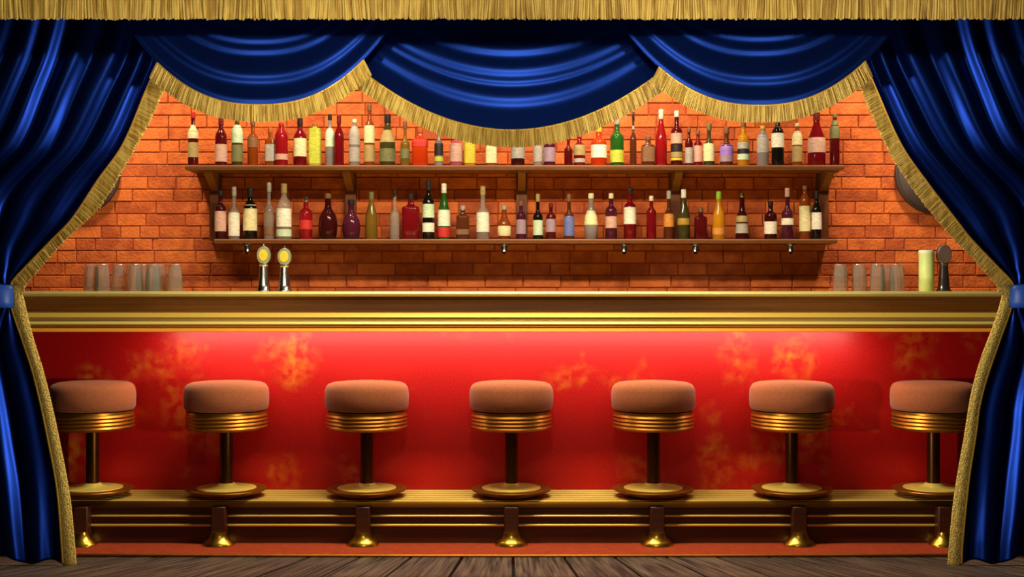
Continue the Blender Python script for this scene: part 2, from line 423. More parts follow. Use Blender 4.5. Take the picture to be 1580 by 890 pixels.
# ---------------------------------------------------------------- bar stools
def make_stool():
    t = thing('bar_stool', '', 'bar stool', (0, 0, PLZ), 'bar stools along the counter')
    z0 = PLZ + 0.0015
    MB().lathe([(0.10, 0.0), (0.115, 0.004), (0.15, 0.014), (0.174, 0.026), (0.18, 0.032), (0.178, 0.036), (0.165, 0.0372), (0.13, 0.036)], n=48).build('base', mat('aged_brass', rgb(176, 116, 34), 0.38, 0.85, var=0.35, scale=6, stretch=(1, 1, 30)), t)
    MB().lathe([(0.132, 0.0355), (0.131, 0.039), (0.12, 0.041), (0.07, 0.043), (0.045, 0.049), (0.034, 0.059)], n=48).build('base_highlight', mat('base_highlight_brass', rgb(244, 216, 104), 0.28, 0.3), t)  # pale disc: the bright highlight on the base is put into its colour
    MB().lathe([(0.029, 0.04), (0.029, 0.31)], n=24).build('column', mat('column_bronze', rgb(96, 58, 18), 0.3, 0.9), t)
    zr0, zr1 = 0.497 - z0, 0.578 - z0; h = zr1 - zr0
    pr = [(0.03, zr0 - 0.006), (0.15, zr0 - 0.004), (0.168, zr0), (0.176, zr0 + .05*h)]
    for k in range(4):
        a = zr0 + h * (0.06 + 0.2 * k); b = a + h * 0.15
        pr += [(0.178, a), (0.1815, (a + b) / 2), (0.178, b), (0.1765, b + h * .03)]
    pr += [(0.176, zr1 - h * .12), (0.176, zr1), (0.10, zr1 + .002)]
    MB().lathe(pr, n=48).build('rim', mat('aged_brass', rgb(176, 116, 34), 0.38, 0.85, var=0.35, scale=6, stretch=(1, 1, 30)), t)
    c0, c1 = 0.580 - z0, 0.707 - z0
    pr = [(0.15, c0), (0.178, c0 + .003), (0.186, c0 + .016), (0.188, c0 + .06), (0.186, c1 - .036), (0.181, c1 - .022), (0.172, c1 - .011), (0.155, c1 - .004), (0.12, c1), (0.05, c1 + .003), (0.0, c1 + .004)]
    MB().lathe(pr, n=48).build('cushion', seat_m, t)
    return t
stool_labels = ['terracotta padded brass stool at the left end, partly behind the left curtain trim',
 'terracotta padded brass stool, second from the left curtain',
 'terracotta padded brass stool, third from the left curtain',
 'terracotta padded brass stool at the middle of the counter, fourth of seven',
 'terracotta padded brass stool, third from the right curtain',
 'terracotta padded brass stool, second from the right curtain',
 'terracotta padded brass stool at the right end, cut by the right curtain trim']
st0 = make_stool()
kids = list(st0.children)
for i, px in enumerate(STOOLX):
    if i == 0: s = st0
    else:
        s = st0.copy(); C.objects.link(s)
        for ch in kids:
            c = ch.copy(); C.objects.link(c); c.parent = s
    s.location = (X(px, SY), SY, PLZ + 0.0015); s['label'] = stool_labels[i]

# ---------------------------------------------------------------- shelves
SHF = 6.76                                # front edge of the shelves
UZ = Z(255.6, SHF + 0.03); LZ = Z(369.2, SHF + 0.03)
def shelf(name, label, x0, x1, ztop, th):
    t = thing(name, label, 'shelf', ((x0 + x1) / 2, 6.9, ztop))
    ox = (x0 + x1) / 2
    mb = MB().box(x0 - ox, x1 - ox, SHF - 6.9, WALLY - 6.9 + 0.001, -th, 0)
    mb.build('board', shelf_m, t, smooth_deg=0, bevel=0.003)
    mb = MB().box(x0 - ox, x1 - ox, SHF - 6.9 - 0.003, SHF - 6.9 + 0.003, -th * 0.68, -th * 0.36)
    mb.build('groove_strip', upright_m, t, smooth_deg=0)
    return t, ox
us, ox = shelf('upper_wall_shelf', 'upper wooden bottle shelf on the brick wall', X(285, SHF), X(1303, SHF), UZ, 0.0235)
for px in (331, 540, 805, 1042, 1271):
    x = X(px, 6.95) - ox
    MB().box(x - 0.03, x + 0.03, 6.96 - 6.9, WALLY - 6.9, LZ - UZ, -0.0236).build('upright', upright_m, us, smooth_deg=0, bevel=0.003)
    b = MB()
    b.add([(x-.02, SHF+.03-6.9, -.0236), (x+.02, SHF+.03-6.9, -.0236), (x+.02, .059, -.0236), (x-.02, .059, -.0236),
           (x-.02, SHF+.03-6.9, -.04), (x+.02, SHF+.03-6.9, -.04), (x+.02, .059, -.12), (x-.02, .059, -.12)],
          [(0,1,2,3),(7,6,5,4),(0,4,5,1),(1,5,6,2),(2,6,7,3),(3,7,4,0)])
    b.build('bracket', mat('ochre_bracket', rgb(140, 90, 36), 0.5), us, smooth_deg=0)
ls, ox = shelf('lower_wall_shelf', 'lower wooden bottle shelf on the brick wall', X(330, SHF), X(1292, SHF), LZ, 0.022)
for px in (381, 778, 963, 1073, 1220):
    x = X(px, 6.80) - ox
    k = MB().lathe([(0.034, -.022), (0.034, -.030), (0.019, -.036), (0.018, -.06), (0.022, -.066), (0.015, -.076), (0.0, -.079)], x, 6.80 - 6.9, 0, 20)
    k.build('hook', steel_m, ls)

# ---------------------------------------------------------------- bottles
def glass(key, col, trans=0.0, rough=0.12):
    return mat('glass_' + key, col, rough, 0.0, trans=trans, spec=0.6, ior=1.3)
G = {'maroon': glass('maroon', rgb(92, 16, 20), .35), 'wine': glass('wine', rgb(60, 14, 16), .2), 'red': glass('red', rgb(158, 24, 30), .3), 'crimson': glass('crimson', rgb(122, 14, 24), .3),
     'amber': glass('amber', rgb(156, 74, 26), .45), 'olive': glass('olive', rgb(70, 66, 34), .3), 'green': glass('green', rgb(44, 104, 34), .4), 'black': glass('black', rgb(20, 16, 14)),
     'clear': glass('clear', rgb(216, 206, 196), .75), 'silver': glass('silver', rgb(150, 140, 140), .3), 'orange': glass('orange', rgb(214, 66, 18), .4), 'pink': glass('pink', rgb(206, 100, 120), .45),
     'yellow': glass('yellow', rgb(216, 150, 30), .45), 'plum': glass('plum', rgb(84, 28, 50), .3), 'brown': glass('brown', rgb(96, 48, 26), .3), 'lime': glass('lime', rgb(186, 190, 66), .2), 'ochre': glass('ochre', rgb(140, 110, 40), .45)}
def paper(key, col): return mat('label_' + key, col, 0.6, var=0.3, scale=45, stretch=(1, 1, 2.5))
L = {'cream': paper('cream', rgb(240, 226, 176)), 'white': paper('white', rgb(244, 236, 222)), 'grey': paper('grey', rgb(178, 168, 162)), 'mint': paper('mint', rgb(206, 226, 196)),
     'yellow': paper('yellow', rgb(220, 196, 50)), 'lime': paper('lime', rgb(200, 204, 66)), 'tan': paper('tan', rgb(176, 150, 96)), 'violet': paper('violet', rgb(160, 120, 216)),
     'pink': paper('pink', rgb(212, 166, 150)), 'red': paper('red', rgb(206, 44, 40)), 'brown': paper('brown', rgb(136, 92, 62)), 'blue': paper('blue', rgb(104, 116, 180)),
     'orange': paper('orange', rgb(216, 140, 60)), 'black': paper('black', rgb(34, 28, 30)), 'olive': paper('olive', rgb(120, 118, 74)), 'mauve': paper('mauve', rgb(166, 136, 156)), 'gold': paper('gold', rgb(170, 136, 54)),
     'amber': paper('amber', rgb(196, 100, 34)), 'green': paper('green', rgb(150, 196, 60)), 'darkred': paper('darkred', rgb(120, 20, 22)), 'chrome': steel_m}
def profile(kind, r, h):
    """Outline (radius, height) of a bottle and its neck radius; r = body radius, h = full height to the cap's top."""
    n = min(0.0155, r * 0.37)
    if kind == 'wine':      return [(r*.9, 0), (r, .006), (r, h*.58), (r*.93, h*.64), (r*.68, h*.70), (n*1.1, h*.76), (n, h*.80), (n, h*.93)], n
    if kind == 'slope':     return [(r*.9, 0), (r, .006), (r, h*.46), (r*.9, h*.54), (r*.66, h*.64), (n*1.2, h*.76), (n, h*.82), (n, h*.93)], n
    if kind == 'spirit':    return [(r*.9, 0), (r, .006), (r, h*.60), (r*.95, h*.65), (r*.72, h*.69), (n*1.25, h*.72), (n, h*.75), (n, h*.90)], n
    if kind == 'tallneck':  return [(r*.9, 0), (r, .006), (r, h*.48), (r*.94, h*.53), (r*.6, h*.58), (n*1.1, h*.62), (n*.95, h*.66), (n*.95, h*.93)], n
    if kind == 'round':     return [(r*.7, 0), (r*.86, .008), (r, h*.22), (r, h*.36), (r*.9, h*.5), (r*.62, h*.6), (n*1.2, h*.68), (n, h*.74), (n, h*.90)], n
    if kind == 'square':    return [(r*.92, 0), (r, .006), (r, h*.66), (r*.92, h*.70), (r*.5, h*.73), (n*1.2, h*.75), (n, h*.78), (n, h*.88)], n
    if kind == 'flare':     return [(r, 0), (r*1.03, .006), (r*.92, h*.30), (r*.98, h*.44), (r*.8, h*.52), (r*.5, h*.6), (n*1.1, h*.7), (n, h*.76), (n, h*.92)], n
    if kind == 'box':       return [(r*.95, 0), (r, .004), (r, h*.86), (r*.95, h*.88), (n*1.4, h*.89), (n, h*.90), (n, h*.94)], n
    if kind == 'shoulder':  return [(r*.9, 0), (r, .006), (r, h*.66), (r*.96, h*.72), (r*.8, h*.78), (r*.5, h*.83), (n*1.1, h*.86), (n, h*.88), (n, h*.94)], n
def prof_r(p, z):
    return interp([(b, a) for a, b in p], z)
ORD = ['first', 'second', 'third', 'fourth', 'fifth', 'sixth', 'seventh', 'eighth', 'ninth', 'tenth', 'eleventh', 'twelfth', 'thirteenth', 'fourteenth', 'fifteenth', 'sixteenth', 'seventeenth', 'eighteenth', 'nineteenth', 'twentieth']
# px centre, px width, px top, shape, glass, cap, [(label colour, px from, px to)], description
UP = [
 (298, 16, 173, 'spirit', 'maroon', 'red', [('cream', 193, 214), ('tan', 220, 243)], 'dark red bottle with two cream labels'),
 (341, 18, 180, 'wine', 'maroon', 'darkred', [('pink', 223, 250)], 'maroon bottle with a pale pink label'),
 (366, 17, 180, 'shoulder', 'olive', 'tan', [('mint', 193, 221), ('olive', 224, 250)], 'olive bottle with a pale green upper label'),
 (390, 16, 186, 'spirit', 'amber', 'brown', [('brown', 212, 228)], 'brown amber bottle with a dark label'),
 (417, 15, 197, 'square', 'amber', 'amber', [('grey', 223, 249)], 'short amber bottle with a silver label'),
 (434, 20, 189, 'shoulder', 'red', 'red', [('pink', 238, 247)], 'bright red round shouldered bottle'),
 (463, 20, 182, 'wine', 'crimson', 'black', [('cream', 214, 242)], 'red bottle with a large beige label'),
 (486, 18, 190, 'box', 'lime', 'amber', [('lime', 205, 253)], 'lime yellow wrapped bottle'),
 (509, 14, 176, 'spirit', 'silver', 'black', [('mint', 198, 227)], 'slim grey bottle with a pale label'),
 (523, 15, 177, 'wine', 'crimson', 'darkred', [], 'plain dark crimson bottle'),
 (547, 17, 184, 'shoulder', 'silver', 'white', [('grey', 195, 224), ('grey', 228, 250)], 'silver grey labelled bottle'),
 (570, 16, 160, 'spirit', 'amber', 'brown', [('cream', 194, 221), ('tan', 224, 250)], 'tall bottle with a pale yellow label under dark cap'),
 (598, 24, 176, 'slope', 'olive', 'black', [('tan', 201, 220), ('olive', 230, 250)], 'wide dark olive bottle with a tan label'),
 (625, 14, 187, 'tallneck', 'ochre', 'brown', [('olive', 230, 245)], 'thin olive amber bottle'),
 (648, 24, 197, 'square', 'orange', 'amber', [('red', 214, 227)], 'square orange red bottle'),
 (677, 13, 200, 'spirit', 'silver', 'white', [('black', 218, 240), ('lime', 242, 249)], 'small black and white labelled bottle'),
 (704, 20, 203, 'spirit', 'pink', 'mauve', [('pink', 222, 250)], 'lilac pink bottle under the middle swag'),
 (725, 17, 205, 'box', 'yellow', 'amber', [('yellow', 216, 252)], 'yellow wrapped bottle under the middle swag'),
 (758, 17, 205, 'box', 'amber', 'cream', [('cream', 222, 252)], 'cream wrapped bottle under the middle swag'),
 (799, 21, 200, 'spirit', 'wine', 'black', [('grey', 227, 245)], 'dark bottle with a silver label under the middle swag'),
 (830, 15, 203, 'spirit', 'silver', 'grey', [('grey', 225, 250)], 'grey labelled bottle under the middle swag'),
 (848, 18, 203, 'spirit', 'plum', 'darkred', [('mauve', 228, 250)], 'plum coloured bottle under the middle swag'),
 (877, 13, 206, 'tallneck', 'maroon', 'red', [], 'thin plain dark red bottle under the fringe'),
 (894, 18, 206, 'spirit', 'crimson', 'red', [('tan', 224, 240), ('grey', 245, 251)], 'red bottle with a grey brown label'),
 (924, 24, 197, 'spirit', 'orange', 'yellow', [('white', 224, 244)], 'round orange red bottle with a big cream label'),
 (952, 21, 184, 'spirit', 'green', 'grey', [('lime', 232, 251)], 'green bottle with a bright yellow label'),
 (977, 10, 172, 'tallneck', 'brown', 'chrome', [('grey', 194, 200)], 'very slim brown bottle with metal collar'),
 (1000, 20, 210, 'square', 'brown', 'brown', [('brown', 227, 250)], 'squat bottle with a brown label'),
 (1020, 18, 169, 'slope', 'red', 'white', [], 'tall red bottle with a white capped neck'),
 (1044, 18, 171, 'spirit', 'maroon', 'white', [('pink', 206, 222), ('black', 224, 234), ('tan', 235, 243), ('yellow', 244, 248)], 'dark bottle with banded labels and a white cap'),
 (1063, 12, 197, 'spirit', 'maroon', 'brown', [('grey', 228, 252)], 'small bottle with a plain grey label'),
 (1077, 13, 201, 'spirit', 'crimson', 'brown', [('pink', 225, 250)], 'small reddish bottle with a pinkish label'),
 (1094, 17, 190, 'tallneck', 'olive', 'olive', [('cream', 222, 249)], 'long necked olive bottle with a cream label'),
 (1121, 20, 196, 'tallneck', 'brown', 'brown', [('violet', 224, 240), ('mauve', 240, 250)], 'bottle with a violet label'),
 (1147, 18, 188, 'spirit', 'yellow', 'brown', [('grey', 220, 230), ('black', 230, 238), ('mint', 238, 247)], 'amber bottle with a banded black label'),
 (1177, 18, 194, 'shoulder', 'silver', 'yellow', [('grey', 209, 236)], 'grey bottle with a yellow cap'),
 (1200, 19, 184, 'shoulder', 'black', 'green', [('white', 206, 228)], 'black bottle with a white label'),
 (1230, 15, 190, 'shoulder', 'amber', 'cream', [('cream', 203, 224), ('tan', 226, 250)], 'amber bottle with a tall cream label'),
 (1260, 27, 172, 'slope', 'crimson', 'darkred', [('pink', 213, 236)], 'wide crimson bottle with a pink label'),
 (1288, 15, 176, 'shoulder', 'maroon', 'olive', [('olive', 186, 214)], 'maroon bottle with an olive neck wrap'),
]
LO = [
 (340, 17, 293, 'spirit', 'wine', 'black', [('pink', 326, 357)], 'dark bottle with a tall pale pink label'),
 (361, 17, 288, 'tallneck', 'clear', 'grey', [('white', 328, 364)], 'clear bottle with a tall white label'),
 (386, 21, 290, 'wine', 'black', 'black', [('cream', 316, 356)], 'black wine bottle with a cream yellow label'),
 (415, 16, 281, 'tallneck', 'clear', 'grey', [('brown', 350, 362)], 'slim clear bottle with a long neck'),
 (438, 23, 283, 'wine', 'clear', 'tan', [('white', 322, 350), ('mint', 354, 365)], 'clear wide bottle with white and mint labels'),
 (472, 20, 303, 'spirit', 'red', 'chrome', [('red', 340, 354)], 'pinkish red bottle with a silver stopper'),
 (506, 29, 298, 'round', 'wine', 'brown', [], 'bulbous dark maroon decanter'),
 (542, 28, 308, 'round', 'plum', 'black', [], 'squat bulbous plum decanter'),
 (573, 19, 296, 'slope', 'ochre', 'olive', [], 'plain olive yellow bottle'),
 (609, 15, 293, 'tallneck', 'clear', 'chrome', [], 'plain slim clear bottle with silver cap'),
 (634, 27, 298, 'square', 'crimson', 'black', [], 'square dark red bottle with a black stopper'),
 (661, 18, 278, 'wine', 'black', 'black', [('mint', 315, 336), ('white', 344, 358)], 'tall black wine bottle with two mint labels'),
 (685, 19, 283, 'slope', 'green', 'white', [('white', 324, 349), ('red', 351, 366)], 'green bottle with white label and red foot'),
 (714, 20, 317, 'square', 'brown', 'grey', [('brown', 354, 362)], 'squat brown bottle'),
 (745, 20, 287, 'tallneck', 'clear', 'tan', [('white', 328, 358)], 'clear bottle with a large cream label'),
 (778, 20, 317, 'round', 'amber', 'grey', [('cream', 349, 364)], 'short bulbous bottle with a cream label'),
 (804, 15, 310, 'spirit', 'plum', 'brown', [('mauve', 339, 361)], 'small plum bottle with a mauve label'),
 (830, 15, 299, 'tallneck', 'black', 'tan', [('mint', 340, 363)], 'thin dark bottle with a mint label'),
 (850, 15, 313, 'spirit', 'maroon', 'darkred', [('mauve', 338, 358)], 'maroon bottle with a dull pink label'),
 (878, 16, 299, 'tallneck', 'brown', 'brown', [('blue', 334, 364)], 'bottle with a blue and white label'),
 (912, 21, 298, 'round', 'silver', 'cream', [('cream', 325, 347)], 'rounded silver bottle with a cream cap'),
 (943, 18, 298, 'spirit', 'plum', 'cream', [('pink', 334, 352)], 'plum pink bottle with a cream cap'),
 (972, 19, 290, 'spirit', 'crimson', 'black', [('white', 320, 346)], 'dark red bottle with a square white label'),
 (1005, 15, 302, 'spirit', 'crimson', 'white', [], 'plain dark red bottle with a white cap'),
 (1032, 16, 294, 'tallneck', 'brown', 'grey', [('orange', 330, 350)], 'brown bottle with an orange label'),
 (1055, 19, 292, 'slope', 'olive', 'white', [('gold', 337, 347)], 'dark olive bottle with a narrow gold label'),
 (1081, 19, 320, 'square', 'maroon', 'brown', [], 'squat plain maroon bottle'),
 (1109, 19, 295, 'slope', 'yellow', 'green', [('orange', 352, 362)], 'yellow orange bottle with a green capped neck'),
 (1145, 20, 297, 'flare', 'wine', 'chrome', [('tan', 333, 343), ('grey', 345, 360)], 'flared dark bottle with a silver label'),
 (1189, 19, 310, 'spirit', 'wine', 'black', [('white', 342, 361)], 'short bottle with a grey white label'),
 (1215, 18, 290, 'tallneck', 'plum', 'pink', [('white', 337, 347)], 'long necked dark bottle with a small white label'),
 (1242, 17, 286, 'shoulder', 'amber', 'brown', [('cream', 318, 357)], 'amber bottle with a tall cream yellow label'),
 (1260, 15, 294, 'wine', 'black', 'black', [('white', 328, 354)], 'slim black bottle with a narrow white label'),
]
def bottles(rows, basez, shelfname, yc):
    n = len(rows)
    for i, (px, wpx, ptop, kind, g, cap, labs, desc) in enumerate(rows):
        Y = yc + R.uniform(-0.012, 0.018)
        h = Z(ptop, Y) - basez; r = wpx / 2.0 * Y / F
        k = i + 1; j = n - i
        where = (ORD[k - 1] + ' from left') if k <= j else (ORD[j - 1] + ' from right')
        t = thing('bottle', f'{desc} on {shelfname} shelf, {where}', 'bottle', (X(px, Y), Y, basez), f'bottles on the {shelfname} shelf')
        p, nr = profile(kind, r, h)
        e = 5.0 if kind in ('square', 'box') else 2.0
        MB().lathe(p, n=28, e=e).build('glass_body', G[g], t, smooth_deg=60)
        zc = p[-1][1] - (h * 0.10 if kind in ('wine', 'slope', 'tallneck') else 0.004)
        MB().lathe([(nr + .0012, zc), (nr + .0022, zc + .002), (nr + .0018, h - .003), (nr * .8, h)], n=20).build('cap', L[cap], t)
        for (lc, a, b) in labs:
            z1, z0 = Z(a, Y) - basez, Z(b, Y) - basez
            z0 = max(z0, 0.006)
            zs = [z0 + (z1 - z0) * q / 5.0 for q in range(6)]
            pr = [(prof_r(p, z0) - .001, z0)] + [(prof_r(p, z) + .0011, z) for z in zs] + [(prof_r(p, z1) - .001, z1)]
            MB().lathe(pr, n=28, e=e, caps=False).build('paper_label', L[lc], t, smooth_deg=60)
bottles(UP, UZ, 'upper', 6.86)
bottles(LO, LZ, 'lower', 6.86)

# ---------------------------------------------------------------- things on the counter
CT = top_z
glass_m = mat('tumbler_glass', rgb(240, 236, 230), 0.05, trans=0.87, spec=0.9, ior=1.45)
def make_tumbler():
    t = thing('tumbler', '', 'glass', (0, 0, 0))
    hh = 0.131
    po = [(0.037, 0.0), (0.0365, 0.03), (0.034, 0.08), (0.0295, hh - .006), (0.027, hh), (0.0, hh)]
    pi = [(0.0, hh - .012), (0.0255, hh - .013), (0.0275, hh - .02), (0.0325, 0.08), (0.035, 0.03), (0.0355, 0.0)]
    body = MB().lathe(po + pi, n=12, caps=False)
    n = 12; a = 0; b = (len(po) + len(pi) - 1) * n
    body.f += [(b + k, b + (k + 1) % n, (k + 1) % n, k) for k in range(n)]
    body.build('glass_body', glass_m, t, smooth_deg=20)
    return t
tb0 = None
TUM = [(141, 6.32, 'upturned clear tumbler nearest the left curtain'), (158, 6.30, 'upturned clear tumbler, second in from the left curtain'), (184, 6.33, 'upturned clear tumbler, third in from the left curtain'),
 (208, 6.28, 'upturned clear tumbler, fourth in from the left curtain'), (221, 6.40, 'upturned clear tumbler set back, fifth in from the left curtain'), (236, 6.28, 'upturned clear tumbler, sixth in from the left curtain'),
 (246, 6.39, 'upturned clear tumbler set back, seventh in from the left curtain'), (270, 6.32, 'upturned clear tumbler of the left group, nearest the two taps'),
 (1297, 6.30, 'upturned clear tumbler of the right group, farthest from the green canister'), (1326, 6.32, 'upturned clear tumbler of the right group, fourth from the green canister'),
 (1354, 6.30, 'upturned clear tumbler of the right group, third from the green canister'), (1369, 6.42, 'upturned clear tumbler set back, second from the green canister'), (1384, 6.30, 'upturned clear tumbler of the right group, nearest the green canister')]
for px, Y, lab in TUM:
    if tb0 is None:
        t = tb0 = make_tumbler()
    else:
        t = tb0.copy(); C.objects.link(t)
        for ch in tb0.children:
            c = ch.copy(); C.objects.link(c); c.parent = t
    t.location = (X(px, Y), Y, CT); t['label'] = lab
    t['group'] = 'tumblers at the left end of the counter' if px < 500 else 'tumblers at the right end of the counter'
def tap(px, Y, label, ptop, head):
    t = thing('beer_tap', label, 'beer tap', (X(px, Y), Y, CT), 'beer taps on the counter')
    h = Z(ptop, Y) - CT; hc = h * 0.57
    MB().lathe([(0.034, 0), (0.034, 0.006), (0.029, 0.012), (0.026, 0.03), (0.0225, hc * .6), (0.019, hc * .92), (0.022, hc * .95), (0.022, hc), (0.012, hc + .004)], n=24, e=2.6).build('column', steel_m if head == 'yellow' else darksteel_m, t)
    zc = hc + (h - hc) * 0.44; rz = (h - hc) * 0.44
    def disc(rx, rz_, y0, y1, nm, m):
        mb = MB(); n = 32; vs = []
        for (y, q) in ((y0 + .003, .93), (y0, .9), (y0, 0.0001)) if nm == 'face' else ((y1, .9), (y1 - .004, 1), (y0 + .004, 1), (y0, .9)):
            vs += [(rx * q * math.cos(2*PI*k/n), y, zc + rz_ * q * math.sin(2*PI*k/n)) for k in range(n)]
        nrg = len(vs) // n
        fs = [(j*n + k, j*n + (k+1) % n, (j+1)*n + (k+1) % n, (j+1)*n + k) for j in range(nrg - 1) for k in range(n)]
        fs += [tuple(range(n))]
        if nm != 'face': fs += [tuple(range((nrg-1)*n, nrg*n))[::-1]]
        mb.add(vs, fs).build(nm, m, t)
    if head == 'yellow':
        disc(0.033, rz, -0.016, 0.016, 'medallion', mat('silver_green_rim', rgb(176, 184, 150), 0.3, 0.6))
        disc(0.023, rz * .7, -0.019, -0.0155, 'face', mat('yellow_face', rgb(236, 206, 60), 0.4, var=0.2, scale=60))
        MB().lathe([(0.006, zc + rz * .94), (0.008, zc + rz * 1.04), (0.004, zc + rz * 1.12), (0.003, h), (0, h)], n=12).build('finial', steel_m, t)
    else:
        disc(0.034, rz * 1.05, -0.02, 0.02, 'medallion', mat('dull_grey_knob', rgb(128, 104, 98), 0.45, 0.4))
tap(407, 6.25, 'left of two chrome beer taps with oval yellow medallion', 376, 'yellow')
tap(439, 6.25, 'chrome beer tap with oval yellow medallion, farther from the left curtain', 379, 'yellow')
tap(1456, 6.30, 'dark steel beer tap with round grey head beside the green canister', 374, 'grey')
t = thing('green_canister', 'tall pale lime green canister with cream lid near the right curtain', 'canister', (X(1429.5, 6.28), 6.28, CT))
hh = Z(386, 6.28) - CT; rr = 11.5 * 6.28 / F
MB().lathe([(rr * .96, 0), (rr, .004), (rr, hh - .016)], n=32).build('body', mat('lime_enamel', rgb(228, 244, 160), 0.35, var=0.2, scale=12), t)
MB().lathe([(rr * 1.02, hh - .016), (rr * 1.03, hh - .012), (rr * 1.03, hh - .003), (rr * .98, hh)], n=32).build('lid', mat('cream_lid', rgb(240, 240, 214), 0.4), t)

# round dark domes on the wall, half hidden by the curtains
for px, lab in ((118, 'dark grey round dome on the brick wall behind the left curtain'), (1448, 'dark grey round dome on the brick wall behind the right curtain')):
    Y = 6.93; r = 63 * Y / F
    t = thing('wall_dome', lab, 'wall dome', (X(px, Y), WALLY, Z(266, Y)), 'round domes on the brick wall')
    pr = [(r * .985, 0), (r, 0.012), (r * .985, 0.028), (r * .93, 0.034)]
    mb = MB().lathe(pr, n=56, caps=True); mb.v = [(a, -c, b) for a, b, c in mb.v]; mb.build('rim', darksteel_m if False else mat('dome_rim', rgb(70, 54, 54), 0.45, 0.2), t)
    pr = [(r * .94, 0.03), (r * .8, 0.055), (r * .6, 0.076), (r * .35, 0.09), (r * .12, 0.096), (0.0, 0.097)]
    mb = MB().lathe(pr, n=56); mb.v = [(a, -c, b) for a, b, c in mb.v]; mb.build('dome', slate_m, t)

# ---------------------------------------------------------------- stage drapery
CY = 4.90
L_EDGE = [(0, 268), (30, 262), (60, 255), (97, 244), (140, 226), (225, 189.5), (278, 152), (339, 111), (374, 77), (410, 42), (436, 19), (455, 17), (475, 19), (523, 35), (572, 51), (620, 63), (665, 72.5), (754, 89), (860, 97.5), (885, 99)]
L_TRIM = [(97, 268), (140, 253), (215, 215), (288, 177), (319, 149), (369, 101), (410, 65), (448, 35), (458, 37), (516, 51), (572, 68), (620, 80), (665, 90), (766, 109), (857, 118), (885, 120)]
R_EDGE = [(0, 1312), (30, 1317), (60, 1323), (96, 1334), (140, 1352), (225, 1390.5), (286, 1433), (339, 1474), (367, 1496), (410, 1537), (436, 1561), (455, 1563), (473, 1560), (531, 1539.5), (592, 1519), (630, 1510), (665, 1505.5), (741, 1494), (840, 1484), (864, 1483), (885, 1482)]
R_TRIM = [(96, 1312), (132, 1325.6), (225, 1367), (276, 1398), (339, 1448), (407, 1509), (450, 1543), (457, 1545), (503, 1531), (551, 1513), (592, 1501), (620, 1495), (665, 1488), (766, 1471), (859, 1462), (885, 1460)]
WT = [(0, .93), (100, .96), (225, 1.0), (310, 1.15), (377, .82), (422, .33), (440, .15), (472, .15), (500, .45), (541, .85), (665, 1.0), (885, .97)]
HL = [(0, 0.45), (25, 1), (70, 2), (118, 3), (176, 4), (222, 5), (270, 6), (325, 7), (375, 8), (430, 9), (480, 10), (540, 11)]
HLB = [(0, 0.45), (26, 1), (66, 2), (112, 3), (160, 4), (222, 5), (270, 6), (325, 7), (375, 8), (430, 9), (480, 10), (540, 11)]
